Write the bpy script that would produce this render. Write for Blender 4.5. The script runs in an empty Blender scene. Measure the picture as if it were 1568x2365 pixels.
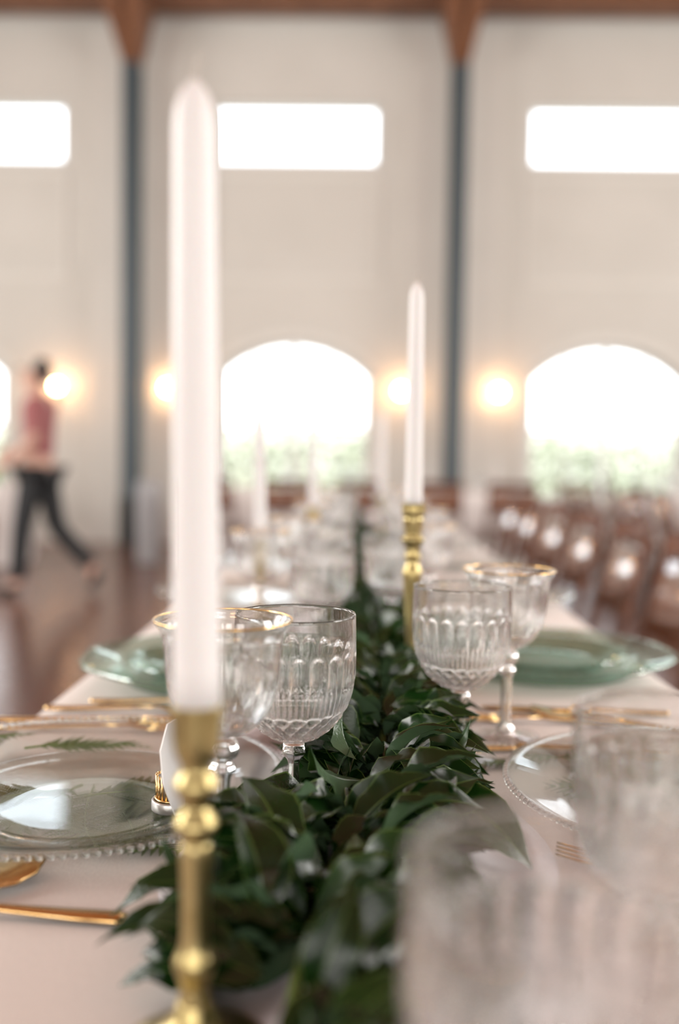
import bpy, bmesh, math, random
from mathutils import Vector, Matrix, Euler
random.seed(7)
PI = math.pi
sc = bpy.context.scene
COL = sc.collection

# ---------------------------------------------------------------- camera
cd = bpy.data.cameras.new('camera'); cam = bpy.data.objects.new('camera', cd); COL.objects.link(cam)
yaw, pitch, roll = math.radians(1.221), math.radians(3.07), math.radians(0.9)
cam.matrix_world = (Matrix.Translation((0, 0, 1.04)) @ Matrix.Rotation(yaw, 4, 'Z')
                    @ Matrix.Rotation(PI/2 - pitch, 4, 'X') @ Matrix.Rotation(roll, 4, 'Z'))
cd.sensor_fit = 'VERTICAL'; cd.sensor_height = 36; cd.sensor_width = 24
cd.lens = 35.0; cd.clip_start = 0.02; cd.clip_end = 300
cd.dof.use_dof = True; cd.dof.focus_distance = 0.752; cd.dof.aperture_fstop = 2.1
sc.camera = cam

# ---------------------------------------------------------------- world, lights, exposure
w = bpy.data.worlds.new('sky'); sc.world = w; w.use_nodes = True
wn = w.node_tree; wn.nodes.clear()
bg = wn.nodes.new('ShaderNodeBackground'); wo = wn.nodes.new('ShaderNodeOutputWorld')
tc = wn.nodes.new('ShaderNodeTexCoord'); sp = wn.nodes.new('ShaderNodeSeparateXYZ'); cr = wn.nodes.new('ShaderNodeValToRGB')
wn.links.new(tc.outputs['Generated'], sp.inputs[0]); wn.links.new(sp.outputs['Z'], cr.inputs['Fac'])
cr.color_ramp.elements[0].color = (.93, .97, 1, 1); cr.color_ramp.elements[0].position = 0
cr.color_ramp.elements[1].color = (.78, .88, 1, 1); cr.color_ramp.elements[1].position = 1
wn.links.new(cr.outputs[0], bg.inputs['Color']); bg.inputs['Strength'].default_value = 4.2
wn.links.new(bg.outputs[0], wo.inputs[0])

def area(name, loc, rot, sx, sy, power, col=(1, .98, .95)):
    l = bpy.data.lights.new(name, 'AREA'); l.shape = 'RECTANGLE'; l.size = sx; l.size_y = sy
    l.energy = power; l.color = col
    o = bpy.data.objects.new(name, l); o.location = loc; o.rotation_euler = rot; COL.objects.link(o); return o
# added soft fill lights just inside the solid side and rear walls
for k, y in enumerate((1.0, 4.5, 8.0)):
    area('fill_left', (-6.9, y, 3.4), (0, -PI/2, 0), 3.6, 2.2, (360, 200, 150)[k])
    area('fill_right', (6.9, y, 3.4), (0, PI/2, 0), 3.6, 2.2, (360, 200, 150)[k])
for x in (-3.6, 0, 3.6):
    area('fill_rear', (x, -5.9, 2.4), (PI/2, 0, 0), 2.2, 2.8, 150, (1, .97, .94))  # added fill from behind the camera, the wall there has no opening

sl = bpy.data.lights.new('sun', 'SUN'); sl.energy = 7.5; sl.angle = .02; sl.color = (1, .97, .92)   # stands behind the hall, lights the garden only
so = bpy.data.objects.new('sun', sl); so.rotation_euler = (math.radians(48), 0, math.radians(12)); COL.objects.link(so)

sc.view_settings.view_transform = 'Standard'; sc.view_settings.look = 'None'
sc.view_settings.gamma = 1; sc.view_settings.exposure = 0.12; sc.view_settings.use_curve_mapping = False
sc.cycles.max_bounces = 14; sc.cycles.transmission_bounces = 14; sc.cycles.glossy_bounces = 5
sc.cycles.diffuse_bounces = 4; sc.cycles.transparent_max_bounces = 12
sc.cycles.use_denoising = True; sc.cycles.sample_clamp_indirect = 12
sc.cycles.caustics_refractive = True; sc.cycles.caustics_reflective = False; sc.cycles.blur_glossy = 0.6

# ---------------------------------------------------------------- materials
def mat(name, col, rough=.5, metal=0, **kw):
    m = bpy.data.materials.new(name); m.use_nodes = True
    b = m.node_tree.nodes['Principled BSDF']
    b.inputs['Base Color'].default_value = (*col, 1); b.inputs['Roughness'].default_value = rough
    b.inputs['Metallic'].default_value = metal
    for k, v in kw.items(): b.inputs[k.replace('_', ' ')].default_value = v
    return m
def noise_col(m, c1, c2, scale=6, stretch=(1, 1, 1), detail=4, bump=0, coord='Object'):
    nt = m.node_tree; b = nt.nodes['Principled BSDF']
    t = nt.nodes.new('ShaderNodeTexCoord'); mp = nt.nodes.new('ShaderNodeMapping'); n = nt.nodes.new('ShaderNodeTexNoise')
    r = nt.nodes.new('ShaderNodeValToRGB')
    mp.inputs['Scale'].default_value = stretch; n.inputs['Scale'].default_value = scale; n.inputs['Detail'].default_value = detail
    nt.links.new(t.outputs[coord], mp.inputs[0]); nt.links.new(mp.outputs[0], n.inputs['Vector'])
    nt.links.new(n.outputs['Fac'], r.inputs[0]); nt.links.new(r.outputs[0], b.inputs['Base Color'])
    r.color_ramp.elements[0].position = .3; r.color_ramp.elements[1].position = .7
    r.color_ramp.elements[0].color = (*c1, 1); r.color_ramp.elements[1].color = (*c2, 1)
    if bump:
        bp = nt.nodes.new('ShaderNodeBump'); bp.inputs['Strength'].default_value = bump; bp.inputs['Distance'].default_value = .002
        nt.links.new(n.outputs['Fac'], bp.inputs['Height']); nt.links.new(bp.outputs[0], b.inputs['Normal'])
    return m
M = {}
M['wall'] = noise_col(mat('wall_paint', (.7, .65, .59), .75), (.58, .56, .515), (.62, .60, .555), 1.2)
M['trimp'] = noise_col(mat('trim_paint', (.74, .69, .63), .6), (.64, .62, .575), (.665, .645, .60), 2)
M['floor'] = noise_col(mat('floor_wood', (.2, .09, .05), .22), (.085, .036, .022), (.18, .078, .045), 3, (7, .6, 1))
M['floor'].node_tree.nodes['Principled BSDF'].inputs['Specular IOR Level'].default_value = .4
M['timber'] = noise_col(mat('timber', (.35, .15, .07), .5), (.13, .05, .022), (.22, .095, .045), 5, (1, 1, 6))
M['ceil'] = noise_col(mat('ceiling_wood', (.3, .14, .07), .5), (.22, .09, .05), (.34, .16, .09), 4, (1, 8, 1))
M['steel'] = mat('painted_steel', (.05, .07, .08), .4)
M['plinth'] = mat('black_plinth', (.012, .014, .013), .5)
M['frame'] = mat('window_frame_paint', (.72, .72, .70), .5)
M['pane'] = mat('pane_glass', (1, 1, 1), 0, Transmission_Weight=1, IOR=1.02, Specular_IOR_Level=.2)
def thin_glass(name, col, share, ior=1.5):
    """pressed table glass: clear see-through wall with a fresnel reflection, part refracting body"""
    m = bpy.data.materials.new(name); m.use_nodes = True; nt = m.node_tree; nt.nodes.clear()
    N = nt.nodes.new; tr = N('ShaderNodeBsdfTransparent'); gl = N('ShaderNodeBsdfGlossy'); fr = N('ShaderNodeFresnel'); g = N('ShaderNodeBsdfGlass')
    a = N('ShaderNodeMixShader'); b = N('ShaderNodeMixShader'); o = N('ShaderNodeOutputMaterial')
    tr.inputs[0].default_value = (*col, 1); gl.inputs['Roughness'].default_value = .01; g.inputs['Roughness'].default_value = 0
    g.inputs['Color'].default_value = (*col, 1); g.inputs['IOR'].default_value = ior; fr.inputs[0].default_value = ior
    geo = N('ShaderNodeNewGeometry'); mul = N('ShaderNodeMath'); sub = N('ShaderNodeMath'); sub.operation = 'SUBTRACT'; sub.inputs[0].default_value = 1; mul.operation = 'MULTIPLY'
    L = nt.links.new; L(geo.outputs['Backfacing'], sub.inputs[1]); L(fr.outputs[0], mul.inputs[0]); L(sub.outputs[0], mul.inputs[1])
    L(mul.outputs[0], a.inputs[0]); L(tr.outputs[0], a.inputs[1]); L(gl.outputs[0], a.inputs[2])
    b.inputs[0].default_value = share; L(a.outputs[0], b.inputs[1]); L(g.outputs[0], b.inputs[2]); L(b.outputs[0], o.inputs[0]); return m
M['plate'] = thin_glass('plate_glass', (.96, .985, .98), .25, 1.42)
M['green_plate'] = thin_glass('green_tinted_glass', (.74, .84, .79), .3)
M['glass'] = thin_glass('clear_glass', (1, 1, 1), .7)
M['crystal'] = thin_glass('cut_crystal', (1, 1, 1), .85, 1.54)
M['gold'] = noise_col(mat('gold_plate', (.83, .55, .2), .22, 1), (.70, .45, .18), (.80, .57, .28), 40)
M['brass'] = noise_col(mat('aged_brass', (.6, .43, .13), .33, 1), (.34, .265, .11), (.48, .39, .19), 60)
M['wax'] = mat('white_wax', (.70, .685, .68), .45, Subsurface_Weight=.15, Subsurface_Scale=.008)
M['wick'] = mat('wick', (.55, .5, .45), .9)
M['cloth'] = noise_col(mat('blush_tablecloth', (.74, .62, .56), .85, Sheen_Weight=.2), (.67, .605, .565), (.72, .65, .61), 500, (1, .4, 1), 2, .15)
M['linen'] = noise_col(mat('white_linen', (.76, .72, .70), .85), (.74, .70, .68), (.78, .74, .72), 30)
M['runner'] = noise_col(mat('chiffon_runner', (.58, .53, .56), .7, Sheen_Weight=.3), (.50, .465, .49), (.55, .51, .535), 300)
M['card'] = mat('white_card', (.84, .82, .80), .7)
M['pewter'] = mat('grey_metal_band', (.42, .40, .38), .35, .8)
M['chair'] = noise_col(mat('mahogany', (.16, .06, .03), .5, Specular_IOR_Level=.3), (.075, .026, .012), (.15, .055, .025), 6, (1, 1, 5))
M['panel'] = noise_col(mat('polished_mahogany', (.2, .08, .04), .15, Coat_Weight=1, Coat_Roughness=.08, Coat_IOR=1.7), (.12, .045, .02), (.24, .095, .045), 6, (1, 1, 5))
M['cushion'] = mat('ivory_cushion', (.55, .52, .50), .8)
M['hair'] = mat('dark_hair', (.03, .02, .015), .5)
M['skin'] = mat('skin', (.55, .33, .25), .5)
M['shirt'] = noise_col(mat('rose_shirt', (.42, .17, .17), .8), (.27, .08, .09), (.36, .15, .14), 8)
M['trousers'] = mat('black_trousers', (.012, .014, .016), .7)
M['lamp_metal'] = mat('bronze', (.2, .13, .07), .4, .9)
M['fern'] = noise_col(mat('fern_green', (.11, .17, .035), .55), (.05, .08, .018), (.10, .135, .035), 60)
M['stem'] = mat('leaf_stem', (.12, .17, .04), .5)
M['bush'] = noise_col(mat('bush_leaves', (.10, .30, .05), .7), (.035, .17, .02), (.07, .26, .04), 5)
M['grass'] = noise_col(mat('lawn', (.35, .42, .28), .9), (.16, .19, .11), (.22, .25, .16), .5)
M['path'] = mat('pale_paving', (.6, .6, .57), .9)

def emis(name, col, s):
    m = bpy.data.materials.new(name); m.use_nodes = True; nt = m.node_tree; nt.nodes.clear()
    e = nt.nodes.new('ShaderNodeEmission'); o = nt.nodes.new('ShaderNodeOutputMaterial')
    e.inputs[0].default_value = (*col, 1); e.inputs[1].default_value = s; nt.links.new(e.outputs[0], o.inputs[0]); return m
M['bulb'] = emis('lit_globe', (1, .55, .26), 75)

def leaf_material():
    m = bpy.data.materials.new('glossy_leaf'); m.use_nodes = True; nt = m.node_tree
    b = nt.nodes['Principled BSDF']; out = nt.nodes['Material Output']
    oi = nt.nodes.new('ShaderNodeObjectInfo'); geo = nt.nodes.new('ShaderNodeNewGeometry')
    at = nt.nodes.new('ShaderNodeAttribute'); at.attribute_name = 'vein'
    tcn = nt.nodes.new('ShaderNodeTexCoord'); nz = nt.nodes.new('ShaderNodeTexNoise'); nz.inputs['Scale'].default_value = 35
    nt.links.new(tcn.outputs['Object'], nz.inputs['Vector'])
    top = nt.nodes.new('ShaderNodeValToRGB')
    top.color_ramp.elements[0].color = (.0018, .010, .002, 1); top.color_ramp.elements[1].color = (.008, .038, .004, 1)
    ad = nt.nodes.new('ShaderNodeMath'); ad.operation = 'MULTIPLY_ADD'; ad.inputs[1].default_value = .45
    nt.links.new(nz.outputs['Fac'], ad.inputs[0]); 
    rr = nt.nodes.new('ShaderNodeMath'); rr.operation = 'MULTIPLY'; rr.inputs[1].default_value = .55
    nt.links.new(oi.outputs['Random'], rr.inputs[0]); nt.links.new(rr.outputs[0], ad.inputs[2]); nt.links.new(ad.outputs[0], top.inputs[0])
    mx0 = nt.nodes.new('ShaderNodeMix'); mx0.data_type = 'RGBA'
    nt.links.new(at.outputs['Fac'], mx0.inputs['Factor']); nt.links.new(top.outputs[0], mx0.inputs['A']); mx0.inputs['B'].default_value = (.09, .15, .035, 1)
    mx = nt.nodes.new('ShaderNodeMix'); mx.data_type = 'RGBA'
    nt.links.new(geo.outputs['Backfacing'], mx.inputs['Factor']); nt.links.new(mx0.outputs['Result'], mx.inputs['A']); mx.inputs['B'].default_value = (.068, .115, .062, 1)
    nt.links.new(mx.outputs['Result'], b.inputs['Base Color'])
    b.inputs['Roughness'].default_value = .23; b.inputs['Specular IOR Level'].default_value = .42
    bp = nt.nodes.new('ShaderNodeBump'); bp.inputs['Strength'].default_value = .35; bp.inputs['Distance'].default_value = .001
    nt.links.new(nz.outputs['Fac'], bp.inputs['Height']); nt.links.new(bp.outputs[0], b.inputs['Normal'])
    tr = nt.nodes.new('ShaderNodeBsdfTranslucent'); tr.inputs[0].default_value = (.12, .28, .03, 1)
    ms = nt.nodes.new('ShaderNodeMixShader'); ms.inputs[0].default_value = .03
    nt.links.new(b.outputs[0], ms.inputs[1]); nt.links.new(tr.outputs[0], ms.inputs[2]); nt.links.new(ms.outputs[0], out.inputs['Surface'])
    return m
M['leaf'] = leaf_material()

# ---------------------------------------------------------------- helpers
def tag(o, label=None, cat=None, group=None, kind=None):
    if label: o['label'] = label
    if cat: o['category'] = cat
    if group: o['group'] = group
    if kind: o['kind'] = kind
    return o
def empty(name, loc, rz=0, label=None, cat=None, group=None):
    o = bpy.data.objects.new(name, None); o.empty_display_size = .05; o.location = loc; o.rotation_euler = (0, 0, rz)
    COL.objects.link(o); return tag(o, label, cat, group)
def obj(name, bm, m, parent=None, smooth=False, loc=None):
    me = bpy.data.meshes.new(name)
    bm.normal_update(); bm.to_mesh(me); bm.free()
    if smooth: me.polygons.foreach_set('use_smooth', [True]*len(me.polygons))
    if m: me.materials.append(m)
    o = bpy.data.objects.new(name, me); COL.objects.link(o)
    if parent: o.parent = parent
    if loc: o.location = loc
    return o
def mobj(name, me, parent=None, loc=(0, 0, 0), rot=(0, 0, 0), scale=(1, 1, 1)):
    o = bpy.data.objects.new(name, me); o.location = loc; o.rotation_euler = rot; o.scale = scale; COL.objects.link(o)
    if parent: o.parent = parent
    return o
def pymesh(name, V, Fc, m, smooth=True):
    me = bpy.data.meshes.new(name); me.from_pydata(V, [], Fc)
    if smooth: me.polygons.foreach_set('use_smooth', [True]*len(me.polygons))
    if m: me.materials.append(m)
    return me
def bx(bm, x0, x1, y0, y1, z0, z1, mtx=None):
    vs = [bm.verts.new(p) for p in ((x0, y0, z0), (x1, y0, z0), (x1, y1, z0), (x0, y1, z0), (x0, y0, z1), (x1, y0, z1), (x1, y1, z1), (x0, y1, z1))]
    if mtx:
        for v in vs: v.co = mtx @ v.co
    for f in ((0, 3, 2, 1), (4, 5, 6, 7), (0, 1, 5, 4), (1, 2, 6, 5), (2, 3, 7, 6), (3, 0, 4, 7)): bm.faces.new([vs[i] for i in f])
    return bm
def box(*a, bev=0, mtx=None):
    bm = bmesh.new(); bx(bm, *a, mtx=mtx)
    if bev: bmesh.ops.bevel(bm, geom=bm.edges[:], offset=bev, segments=2, affect='EDGES')
    return bm
def lathe_mesh(prof, n, m, name='lathe', fn=None, closed=False):
    """prof: list (r,z). fn(theta, r, z)->r for relief. r==0 ends collapse to a pole."""
    V, Fc, rows = [], [], []
    for r, z in prof:
        if r < 1e-7:
            rows.append([len(V)]); V.append((0, 0, z)); continue
        row = []
        for i in range(n):
            t = 2*PI*i/n
            rr = fn(t, r, z) if fn else r
            row.append(len(V)); V.append((rr*math.cos(t), rr*math.sin(t), z))
        rows.append(row)
    pairs = list(zip(rows, rows[1:]))
    if closed: pairs.append((rows[-1], rows[0]))
    for a, b in pairs:
        for i in range(n):
            j = (i+1) % n
            if len(a) == 1 and len(b) == 1: continue
            if len(a) == 1: Fc.append((a[0], b[j], b[i]))
            elif len(b) == 1: Fc.append((a[i], a[j], b[0]))
            else: Fc.append((a[i], a[j], b[j], b[i]))
    me = pymesh(name, V, Fc, m)
    return me
def spline(pts, n):
    """monotone-ish Catmull-Rom through (r,z) points"""
    out = []
    P = [pts[0]] + list(pts) + [pts[-1]]
    for k in range(1, len(P)-2):
        for i in range(n):
            t = i/n; a, b, c, d = P[k-1], P[k], P[k+1], P[k+2]
            out.append(tuple(.5*((2*b[q]) + (-a[q]+c[q])*t + (2*a[q]-5*b[q]+4*c[q]-d[q])*t*t + (-a[q]+3*b[q]-3*c[q]+d[q])*t**3) for q in (0, 1)))
    out.append(tuple(pts[-1])); return [(max(r, 0), z) for r, z in out]
def tube(bm, pts, r, n=8, cap=True):
    rad = r if isinstance(r, (list, tuple)) else [r]*len(pts)
    pts = [Vector(p) for p in pts]; rings = []
    for i, p in enumerate(pts):
        d = (pts[min(i+1, len(pts)-1)] - pts[max(i-1, 0)]).normalized()
        u = d.orthogonal().normalized() if i == 0 else (u - d*u.dot(d)).normalized()
        v = d.cross(u)
        rings.append([bm.verts.new(p + (u*math.cos(2*PI*k/n) + v*math.sin(2*PI*k/n))*rad[i]) for k in range(n)])
    for a, b in zip(rings, rings[1:]):
        for k in range(n): bm.faces.new((a[k], a[(k+1) % n], b[(k+1) % n], b[k]))
    if cap: bm.faces.new(rings[0][::-1]); bm.faces.new(rings[-1])
    return bm
def dup(root, loc, rz=None, label=None, group=None):
    def cp(o, par):
        c = o.copy(); COL.objects.link(c)
        if par: c.parent = par
        for ch in kids(o): cp(ch, c)
        return c
    r = cp(root, None); r.location = loc
    if rz is not None: r.rotation_euler = (0, 0, rz)
    if label: r['label'] = label
    if group: r['group'] = group
    return r
def kids(o): return [c for c in ALL_KIDS.get(o.name, [])] or list(o.children)
ALL_KIDS = {}

# ================================================================ SETTING
XL, XR, YB, YF, ZC = -7.0, 7.0, 11.8, -6.0, 6.75
fl = obj('floor', box(XL-.2, XR+.2, YF-.2, YB+.2, -.2, 0), M['floor'], smooth=False); tag(fl, 'glossy reddish brown wooden hall floor', kind='structure')
# plank seams: one thin dark groove line set is left to the planks themselves near the camera side
planks = []
pm = pymesh('floor_plank', *(lambda b: b)(([(-.078, -1.49, 0), (.078, -1.49, 0), (.078, 1.49, 0), (-.078, 1.49, 0), (-.075, -1.487, .006), (.075, -1.487, .006), (.075, 1.487, .006), (-.075, 1.487, .006)],
     [(4, 5, 6, 7), (0, 1, 5, 4), (1, 2, 6, 5), (2, 3, 7, 6), (3, 0, 4, 7)])), M['floor'], smooth=False)
k = 0
for i in range(-20, 0):
    for j in range(3):
        x = i*.16 - .45; y = 2.0 + j*3.0 + (i % 3)*.9
        if x < -.40*y*1.05 - .3: continue
        mobj('floor_plank', pm, fl, (x, y, 0)); k += 1
ce = obj('ceiling', box(XL, XR, YF, YB, ZC, ZC+.2), M['ceil']); tag(ce, kind='structure')
for nm, a in (('wall_left', (XL-.2, XL, YF, YB+.25, 0, ZC)), ('wall_right', (XR, XR+.2, YF, YB+.25, 0, ZC)), ('wall_front', (XL, XR, YF-.2, YF, 0, ZC))):
    tag(obj(nm, box(*a), M['wall']), kind='structure')

BAY = 3.68; WC = [-.82 + BAY*i for i in (-1, 0, 1)]       # window axes
WC_ALL = WC
def arch_top(dx, hw=.91, spring=1.99, rise=.42):
    R = (hw*hw + rise*rise)/(2*rise); return spring + math.sqrt(max(R*R - dx*dx, 0)) - (R - rise)
SILL = .56
AC = [-5.15, WC[1], WC[2]]      # axes of the arched windows (the left one stands further out)
bm = bmesh.new()
xs = [XL]
for c in WC: xs += [c-.97, c+.97]
for c in AC: xs += [c-.91+1.82*i/28 for i in range(29)]
xs.append(XR); xs.sort()
for a, b in zip(xs, xs[1:]):
    mid = (a+b)/2; up = any(abs(mid-c) < .97 for c in WC); lw = [c for c in AC if abs(mid-c) < .91]
    def strip(z0a, z0b, z1a, z1b):
        vs = [bm.verts.new(p) for p in ((a, YB, z0a), (b, YB, z0b), (b, YB+.25, z0b), (a, YB+.25, z0a), (a, YB, z1a), (b, YB, z1b), (b, YB+.25, z1b), (a, YB+.25, z1a))]
        for f in ((0, 3, 2, 1), (4, 5, 6, 7), (0, 1, 5, 4), (1, 2, 6, 5), (2, 3, 7, 6), (3, 0, 4, 7)): bm.faces.new([vs[i] for i in f])
    lo = 0
    if lw: c = lw[0]; strip(0, 0, SILL, SILL); lo = (arch_top(a-c), arch_top(b-c))
    else: lo = (0, 0)
    if up: strip(*lo, 4.46, 4.46); strip(5.16, 5.16, ZC, ZC)
    else: strip(*lo, ZC, ZC)
tag(obj('wall_back', bm, M['wall']), 'tall cream painted end wall', kind='structure')

n = 1
for c in WC:
    # upper rectangular window
    wd = empty('window_%d' % n, (c, YB+.1, 4.46)); tag(wd, kind='structure'); n += 1
    bm = bmesh.new()
    for a in ((-.97, .97, -.03, .03, 0, .05), (-.97, .97, -.03, .03, .65, .70), (-.97, -.92, -.03, .03, .05, .65), (.92, .97, -.03, .03, .05, .65)): bx(bm, *a)
    obj('window_frame', bm, M['frame'], wd)
    obj('pane', box(-.92, .92, -.004, .004, .05, .65), M['pane'], wd)
for c in AC:
    wd = empty('window_%d' % n, (c, YB+.1, 0)); tag(wd, kind='structure'); n += 1
    bm = bmesh.new()
    for i in range(28):
        a = -.91+1.82*i/28; b = a+1.82/28
        za, zb = arch_top(a), arch_top(b)
        vs = [bm.verts.new(p) for p in ((a, -.03, za-.06), (b, -.03, zb-.06), (b, .03, zb-.06), (a, .03, za-.06), (a, -.03, za), (b, -.03, zb), (b, .03, zb), (a, .03, za))]
        for f in ((0, 3, 2, 1), (4, 5, 6, 7), (0, 1, 5, 4), (1, 2, 6, 5), (2, 3, 7, 6), (3, 0, 4, 7)): bm.faces.new([vs[i2] for i2 in f])
    bx(bm, -.91, -.85, -.03, .03, SILL, 1.97); bx(bm, .85, .91, -.03, .03, SILL, 1.97); bx(bm, -.85, .85, -.03, .03, SILL, SILL+.07)
    obj('window_frame', bm, M['frame'], wd)
    obj('mullion', box(-.035, .035, -.035, .035, SILL+.07, arch_top(0)-.06), M['frame'], wd)
    obj('transom', box(-.85, .85, -.025, .025, 1.36, 1.41), M['frame'], wd)
    for x in (-.45, .45): obj('glazing_bar', box(x-.012, x+.012, -.018, .018, SILL+.07, arch_top(x)-.055), M['frame'], wd)
    for x0, x1 in ((-.85, -.035), (.035, .85)):
        bm = bmesh.new(); N = 12; fr, bk = [], []
        top = [(x0+(x1-x0)*i/N) for i in range(N+1)]
        pts = [(x0, SILL+.07), (x1, SILL+.07)] + [(x, arch_top(x)-.06) for x in reversed(top)]
        f1 = [bm.verts.new((x, -.003, z)) for x, z in pts]; f2 = [bm.verts.new((x, .003, z)) for x, z in pts]
        bm.faces.new(f1); bm.faces.new(f2[::-1])
        for i in range(len(pts)): j = (i+1) % len(pts); bm.faces.new((f1[i], f2[i], f2[j], f1[j]))
        obj('pane', bm, M['pane'], wd)
    # arched casing and sill board
    bm = bmesh.new()
    for i in range(28):
        a = -1.01+2.02*i/28; b = a+2.02/28
        za, zb = arch_top(a*.9), arch_top(b*.9)
        vs = [bm.verts.new(p) for p in ((a, -.13, za+.005), (b, -.13, zb+.005), (b, -.1, zb+.005), (a, -.1, za+.005), (a, -.13, za+.12), (b, -.13, zb+.12), (b, -.1, zb+.12), (a, -.1, za+.12))]
        for f in ((0, 3, 2, 1), (4, 5, 6, 7), (0, 1, 5, 4), (1, 2, 6, 5), (2, 3, 7, 6), (3, 0, 4, 7)): bm.faces.new([vs[i2] for i2 in f])
    bx(bm, -1.01, -.915, -.13, -.1, SILL, 1.99); bx(bm, .915, 1.01, -.13, -.1, SILL, 1.99)
    obj('casing', bm, M['trimp'], wd)
    obj('window_sill', box(-1.05, 1.05, -.2, -.1, SILL-.05, SILL-.002, bev=.008), M['trimp'], wd)

PC = [-2.65 + BAY*i for i in (-1, 0, 1, 2)]
q = 1
for x in PC:      # pilaster strips beside the steel posts and panel mouldings of each bay
    for x0, x1 in ((x-.56, x-.12), (x+.12, x+.56)):
        if x0 < XL or x1 > XR: continue
        tag(obj('trim_%d' % q, box(x0, x1, YB-.04, YB, 0, 6.05), M['trimp']), kind='structure'); q += 1
for c in WC:
    bm = bmesh.new()
    for a in ((-1.0, 1.0, 4.30, 4.36), (-1.0, 1.0, 3.10, 3.16), (-1.0, -.94, 3.16, 4.30), (.94, 1.0, 3.16, 4.30)): bx(bm, c+a[0], c+a[1], YB-.025, YB, a[2], a[3])
    tag(obj('trim_%d' % q, bm, M['trimp']), kind='structure'); q += 1
tag(obj('baseboard_back', box(XL, XR, YB-.03, YB, 0, .16), M['trimp']), kind='structure')
hb = obj('header_beam', box(XL, XR, 11.2, 11.6, 6.06, 6.5, bev=.01), M['timber']); tag(hb, 'reddish brown timber beam running along the top of the end wall', 'beam')
for i, x in enumerate(PC[:3]):
    nm = ('at far left behind the person', 'between the left and middle windows', 'between the middle and right windows')[i]
    p = empty('steel_post', (x, 11.4, 0), 0, 'dark blue grey steel post with black foot ' + nm, 'post', 'steel posts along the end wall')
    bm = bmesh.new(); t = .075
    bx(bm, -.095, .095, -.12, -.10, .55, 5.42); bx(bm, -.095, .095, .10, .12, .55, 5.42); bx(bm, -.012, .012, -.10, .10, .55, 5.42)
    obj('shaft', bm, M['steel'], p)
    obj('foot_casing', box(-.11, .11, -.13, .13, 0, .56, bev=.01), M['plinth'], p)
    b = empty('timber_bracket', (x, 11.4, 5.42), 0, 'flared brown timber bracket on the steel post ' + nm, 'bracket', 'timber brackets under the roof beam')
    for s in (-1, 1):
        bm = bmesh.new()
        vs = [bm.verts.new(pp) for pp in ((s*.005, -.1, 0), (s*.09, -.1, 0), (s*.09, .1, 0), (s*.005, .1, 0), (s*.03, -.75, .66), (s*.24, -.75, .66), (s*.24, .1, .64), (s*.03, .1, .64))]
        for f in ((0, 3, 2, 1), (4, 5, 6, 7), (0, 1, 5, 4), (1, 2, 6, 5), (2, 3, 7, 6), (3, 0, 4, 7)): bm.faces.new([vs[i2] for i2 in f])
        bmesh.ops.recalc_face_normals(bm, faces=bm.faces[:])
        obj('brace', bm, M['timber'], b)
    obj('bolt_plate', box(-.015, .015, -.12, -.02, .02, .2), M['steel'], b)
# sconces
def globe(r, m): 
    bm = bmesh.new(); bmesh.ops.create_uvsphere(bm, u_segments=20, v_segments=12, radius=r); return bm
s0 = None
for x, lb in ((1.58, 'right of the post between middle and right windows'), (.45, 'left of the post between middle and right windows'), (-2.28, 'right of the post between left and middle windows'), (-3.58, 'behind the person')):
    s = empty('wall_sconce', (x, YB, 1.82), 0, 'lit warm globe wall sconce ' + lb, 'sconce', 'globe sconces on the end wall')
    bm = bmesh.new(); tube(bm, [(0, -.001, -.05), (0, -.02, -.05)], .05, 16); obj('backplate', bm, M['lamp_metal'], s)
    bm = bmesh.new(); tube(bm, [(0, -.02, -.05), (0, -.12, -.07), (0, -.16, -.04)], .008); obj('arm', bm, M['lamp_metal'], s)
    obj('globe', globe(.05, 0), M['bulb'], s, True, (0, -.16, .015))

# outside
tag(obj('lawn', box(-40, 40, YB+.3, 70, -.3, -.12), M['grass']), 'pale sunlit grass outside the arched windows', 'ground', kind='structure')
def bush(loc, r, lab, seed):
    random.seed(seed); bm = bmesh.new(); V = []
    for i in range(420):
        d = Vector((random.gauss(0, 1), random.gauss(0, 1), random.gauss(0, 1))).normalized()*r*random.uniform(.7, 1)
        d.z = abs(d.z)*.9; a = Euler((random.uniform(0, 6), random.uniform(0, 6), random.uniform(0, 6))).to_matrix().to_4x4()
        m4 = Matrix.Translation(d + Vector((0, 0, .1))) @ a
        bmesh.ops.create_circle(bm, cap_ends=True, segments=5, radius=r*.13, matrix=m4)
    o = obj('shrub_foliage', bm, M['bush']); tag(o, kind='stuff')
    e = empty('garden_shrub', loc, 0, lab, 'shrub'); o.parent = e
    bm = bmesh.new(); tube(bm, [(0, 0, -.1), (0.02, 0, r*.5)], .04); obj('trunk', bm, M['timber'], e)
def hedge(x0, x1, y, h, lab, seed):
    random.seed(seed); V = []; Fc = []
    e = empty('garden_hedge', ((x0+x1)/2, y, -.12), 0, lab, 'hedge')
    for i in range(int((x1-x0)*1300)):
        p = Vector((random.uniform(x0, x1)-(x0+x1)/2, random.gauss(0, .35), h*random.random()**.6 + .15*math.sin(i)))
        a = Vector((random.gauss(0, 1), random.gauss(0, 1), random.gauss(0, 1))).normalized(); b_ = a.orthogonal().normalized()*.09; c_ = a.cross(b_)
        k0 = len(V); V += [tuple(p-b_), tuple(p+c_*.6), tuple(p+b_), tuple(p-c_*.6)]; Fc.append((k0, k0+1, k0+2, k0+3))
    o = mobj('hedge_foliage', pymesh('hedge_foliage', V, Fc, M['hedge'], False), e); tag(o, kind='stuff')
    bm = bmesh.new(); tube(bm, [(0, 0, 0), (0, .02, h*.5)], .05); obj('trunk', bm, M['timber'], e)
M['hedge'] = noise_col(mat('hedge_leaves', (.2, .25, .14), .8), (.46, .48, .38), (.56, .57, .47), 2)
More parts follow.
